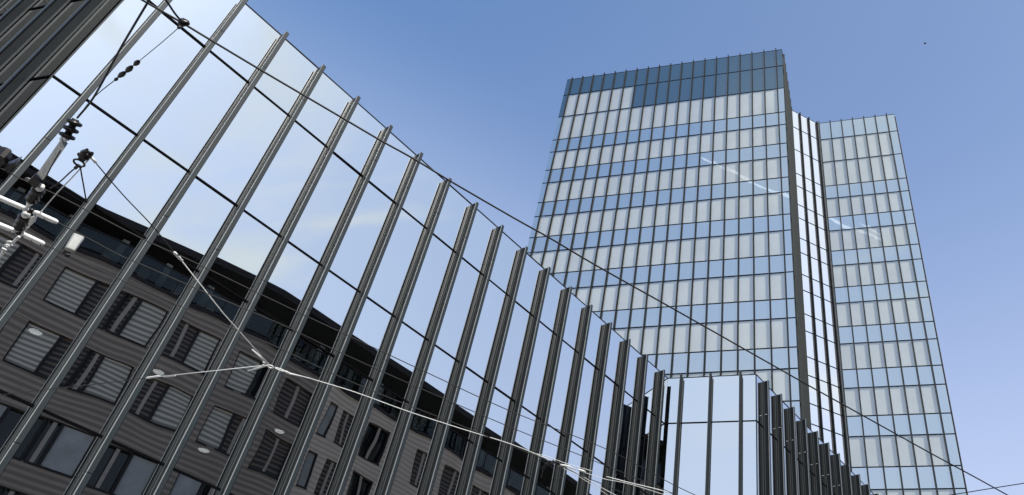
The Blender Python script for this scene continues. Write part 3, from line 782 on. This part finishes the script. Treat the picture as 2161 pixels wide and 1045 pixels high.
for t in (((292, 130), (285, 136), 0.020), ((277, 142), (268, 150), 0.022), ((262, 154), (252, 161), 0.021), ((247, 166), (243, 169), 0.014)):
    b = MB(); A_ = pl(*t[0], 6.3); B_ = pl(*t[1], 6.3); d_ = B_-A_
    b.tube([A_-d_*.35, A_, (A_+B_)/2, B_, B_+d_*.35], [.005, t[2]*.75, t[2], t[2]*.7, .005], 10); b.build('egg', M_INS, eg, smooth=True)
b = MB(); b.tube([pl(292, 130, 6.3), pl(243, 169, 6.3)], 0.0036, 6); b.build('link', M_SILVER, eg, smooth=True)

# pale box on the second contact wire
bx = empty('junction_box', pl(155, 518)); tag(bx, 'pale grey square plate box fixed by the contact wires', 'box')
crn = [pl(134, 529, 5.9), pl(154, 496, 6.12), pl(178, 506, 6.12), pl(155, 537, 5.9)]
b = MB(); nb = (crn[1]-crn[0]).cross(crn[3]-crn[0]).normalized()
if nb.z < 0: nb = -nb
b.hexa([p for p in crn], [p+nb*0.05 for p in crn])
bo = b.build('box', M_BOX, bx); bv = bo.modifiers.new('bevel', 'BEVEL'); bv.width = 0.018; bv.segments = 3
b = MB()
for p in ((143.5, 511), (165, 521)): q = pl(*p, 6.005); b.tube([q+nb*.01, q-nb*0.01], 0.010, 8)
b.build('screw', M_INS, bx, smooth=True)
b = MB(); b.tube([pl(133, 533, 5.97), pl(139, 529, 5.97), pl(149, 532, 5.97)], [0.016, 0.02, 0.018], 8); b.tube([pl(137, 538, 5.97), pl(146, 540, 5.97)], 0.018, 8); b.build('clamp', M_INS, bx, smooth=True)

# dark fitting at the far left edge
lf = empty('span_wire_bracket', pl(-5, 345)); tag(lf, 'dark angular bracket at the left edge above the contact wires', 'bracket')
b = MB(); q = [pl(-12, 322, 5.98), pl(3, 325, 5.98), pl(12, 330, 5.98), pl(14, 344, 5.98), pl(4, 346, 5.98), pl(-12, 366, 5.98)]
b.prism([(p.x, p.y) for p in q], 5.96, 6.06); b.build('plate', M_INS, lf)
q = [pl(10, 352, 5.98), pl(38, 340, 5.98), pl(32, 352, 5.98), pl(20, 365, 5.98)]
b = MB(); b.prism([(p.x, p.y) for p in q], 5.965, 6.04); b.build('wedge', M_INS, lf)

# ceiling lamps inside the block
for (x, y, lab) in ((75, 700, 'round ceiling lamp glowing behind the glass at the far left'), (335, 785, 'round ceiling lamp glowing behind the glass beside the left guy wire'),
                    (590, 910, 'round ceiling lamp glowing behind the glass, rightmost of the four'), (430, 950, 'round ceiling lamp glowing behind the glass, lowest of the four')):
    v = ray(x, y); k = (D+0.35)/v.dot(P0); p = v*k + Vector((0, 0, CAMH))
    e = empty('ceiling_lamp', p); tag(e, lab, 'lamp', 'ceiling lamps inside the glass block')
    b = MB(); b.tube([p-UP*0.01, p+UP*0.02], 0.085, 24); b.build('diffuser', M_LAMP, e)
    b = MB(); b.ring(p+UP*0.005, UP, 0.098, 0.012, 24); b.build('housing', M_ALU, e, smooth=True)

# ------------------------------------------------------------------ contrail high over the street (seen mirrored in the tower)
M_CLOUD = bpy.data.materials.new('contrail_ice'); M_CLOUD.use_nodes = True; cn_ = M_CLOUD.node_tree; cn_.nodes.clear()
o_ = cn_.nodes.new('ShaderNodeOutputMaterial'); t_ = cn_.nodes.new('ShaderNodeBsdfTranslucent'); d_ = cn_.nodes.new('ShaderNodeBsdfDiffuse'); x_ = cn_.nodes.new('ShaderNodeAddShader')
t_.inputs[0].default_value = (.9, .9, .9, 1); d_.inputs[0].default_value = (.9, .9, .9, 1)
tr_ = cn_.nodes.new('ShaderNodeBsdfTransparent'); y_ = cn_.nodes.new('ShaderNodeMixShader'); y_.inputs[0].default_value = 0.16
cn_.links.new(t_.outputs[0], x_.inputs[0]); cn_.links.new(d_.outputs[0], x_.inputs[1]); cn_.links.new(tr_.outputs[0], y_.inputs[1]); cn_.links.new(x_.outputs[0], y_.inputs[2]); cn_.links.new(y_.outputs[0], o_.inputs[0])
nT = FT.o
b = MB(); rng = random.Random(3)
for trail, w0 in (([(1470, 300), (1512, 318), (1560, 340), (1610, 364), (1665, 385), (1712, 408), (1752, 432), (1800, 450), (1830, 462), (1862, 480)], 1.0),
                  ([(1520, 316), (1545, 330), (1572, 352)], 0.6), ([(1802, 436), (1830, 452), (1858, 468)], 0.6)):
    q = []; rr = []
    for (x0, y0), (x1, y1) in zip(trail[:-1], trail[1:]):
        for k in range(4):
            t = k/4; v = ray(x0+(x1-x0)*t, y0+(y1-y0)*t + rng.uniform(-1.2, 1.2)).normalized(); v = v - nT*2*v.dot(nT)
            q.append(v*3000); rr.append(w0*rng.uniform(2, 7))
    rr[0] = 0.5; rr[-1] = 0.5
    b.tube(q, rr, 8)
tag(b.build('contrail', M_CLOUD, smooth=True), 'thin white broken contrail mirrored across the glass tower and its right wing', 'contrail', kind='stuff')

# ------------------------------------------------------------------ bird
bp = ray(1952, 91).normalized()*95 + Vector((0, 0, CAMH))
bird = empty('bird', bp); tag(bird, 'small dark bird flying high in the clear sky at the right', 'bird')
b = MB(); X = Vector((0.35, 0.2, -0.9)).normalized()
b.tube([bp-X*.2, bp-X*.12, bp, bp+X*.12, bp+X*.2], [0.012, 0.045, 0.055, 0.035, 0.02], 8); b.build('body', M_INS, bird, smooth=True)
b = MB(); Y = X.cross(c_f).normalized()
for sgn in (-1, 1):
    a_ = bp + X*-.06; c1 = bp + Y*sgn*.11 - X*.05 - UP*.02; c2 = bp + Y*sgn*.17 + X*.1 - UP*.08
    b.quad(a_, c1, c2, bp + X*.07)
b.build('wing', M_INS, bird)
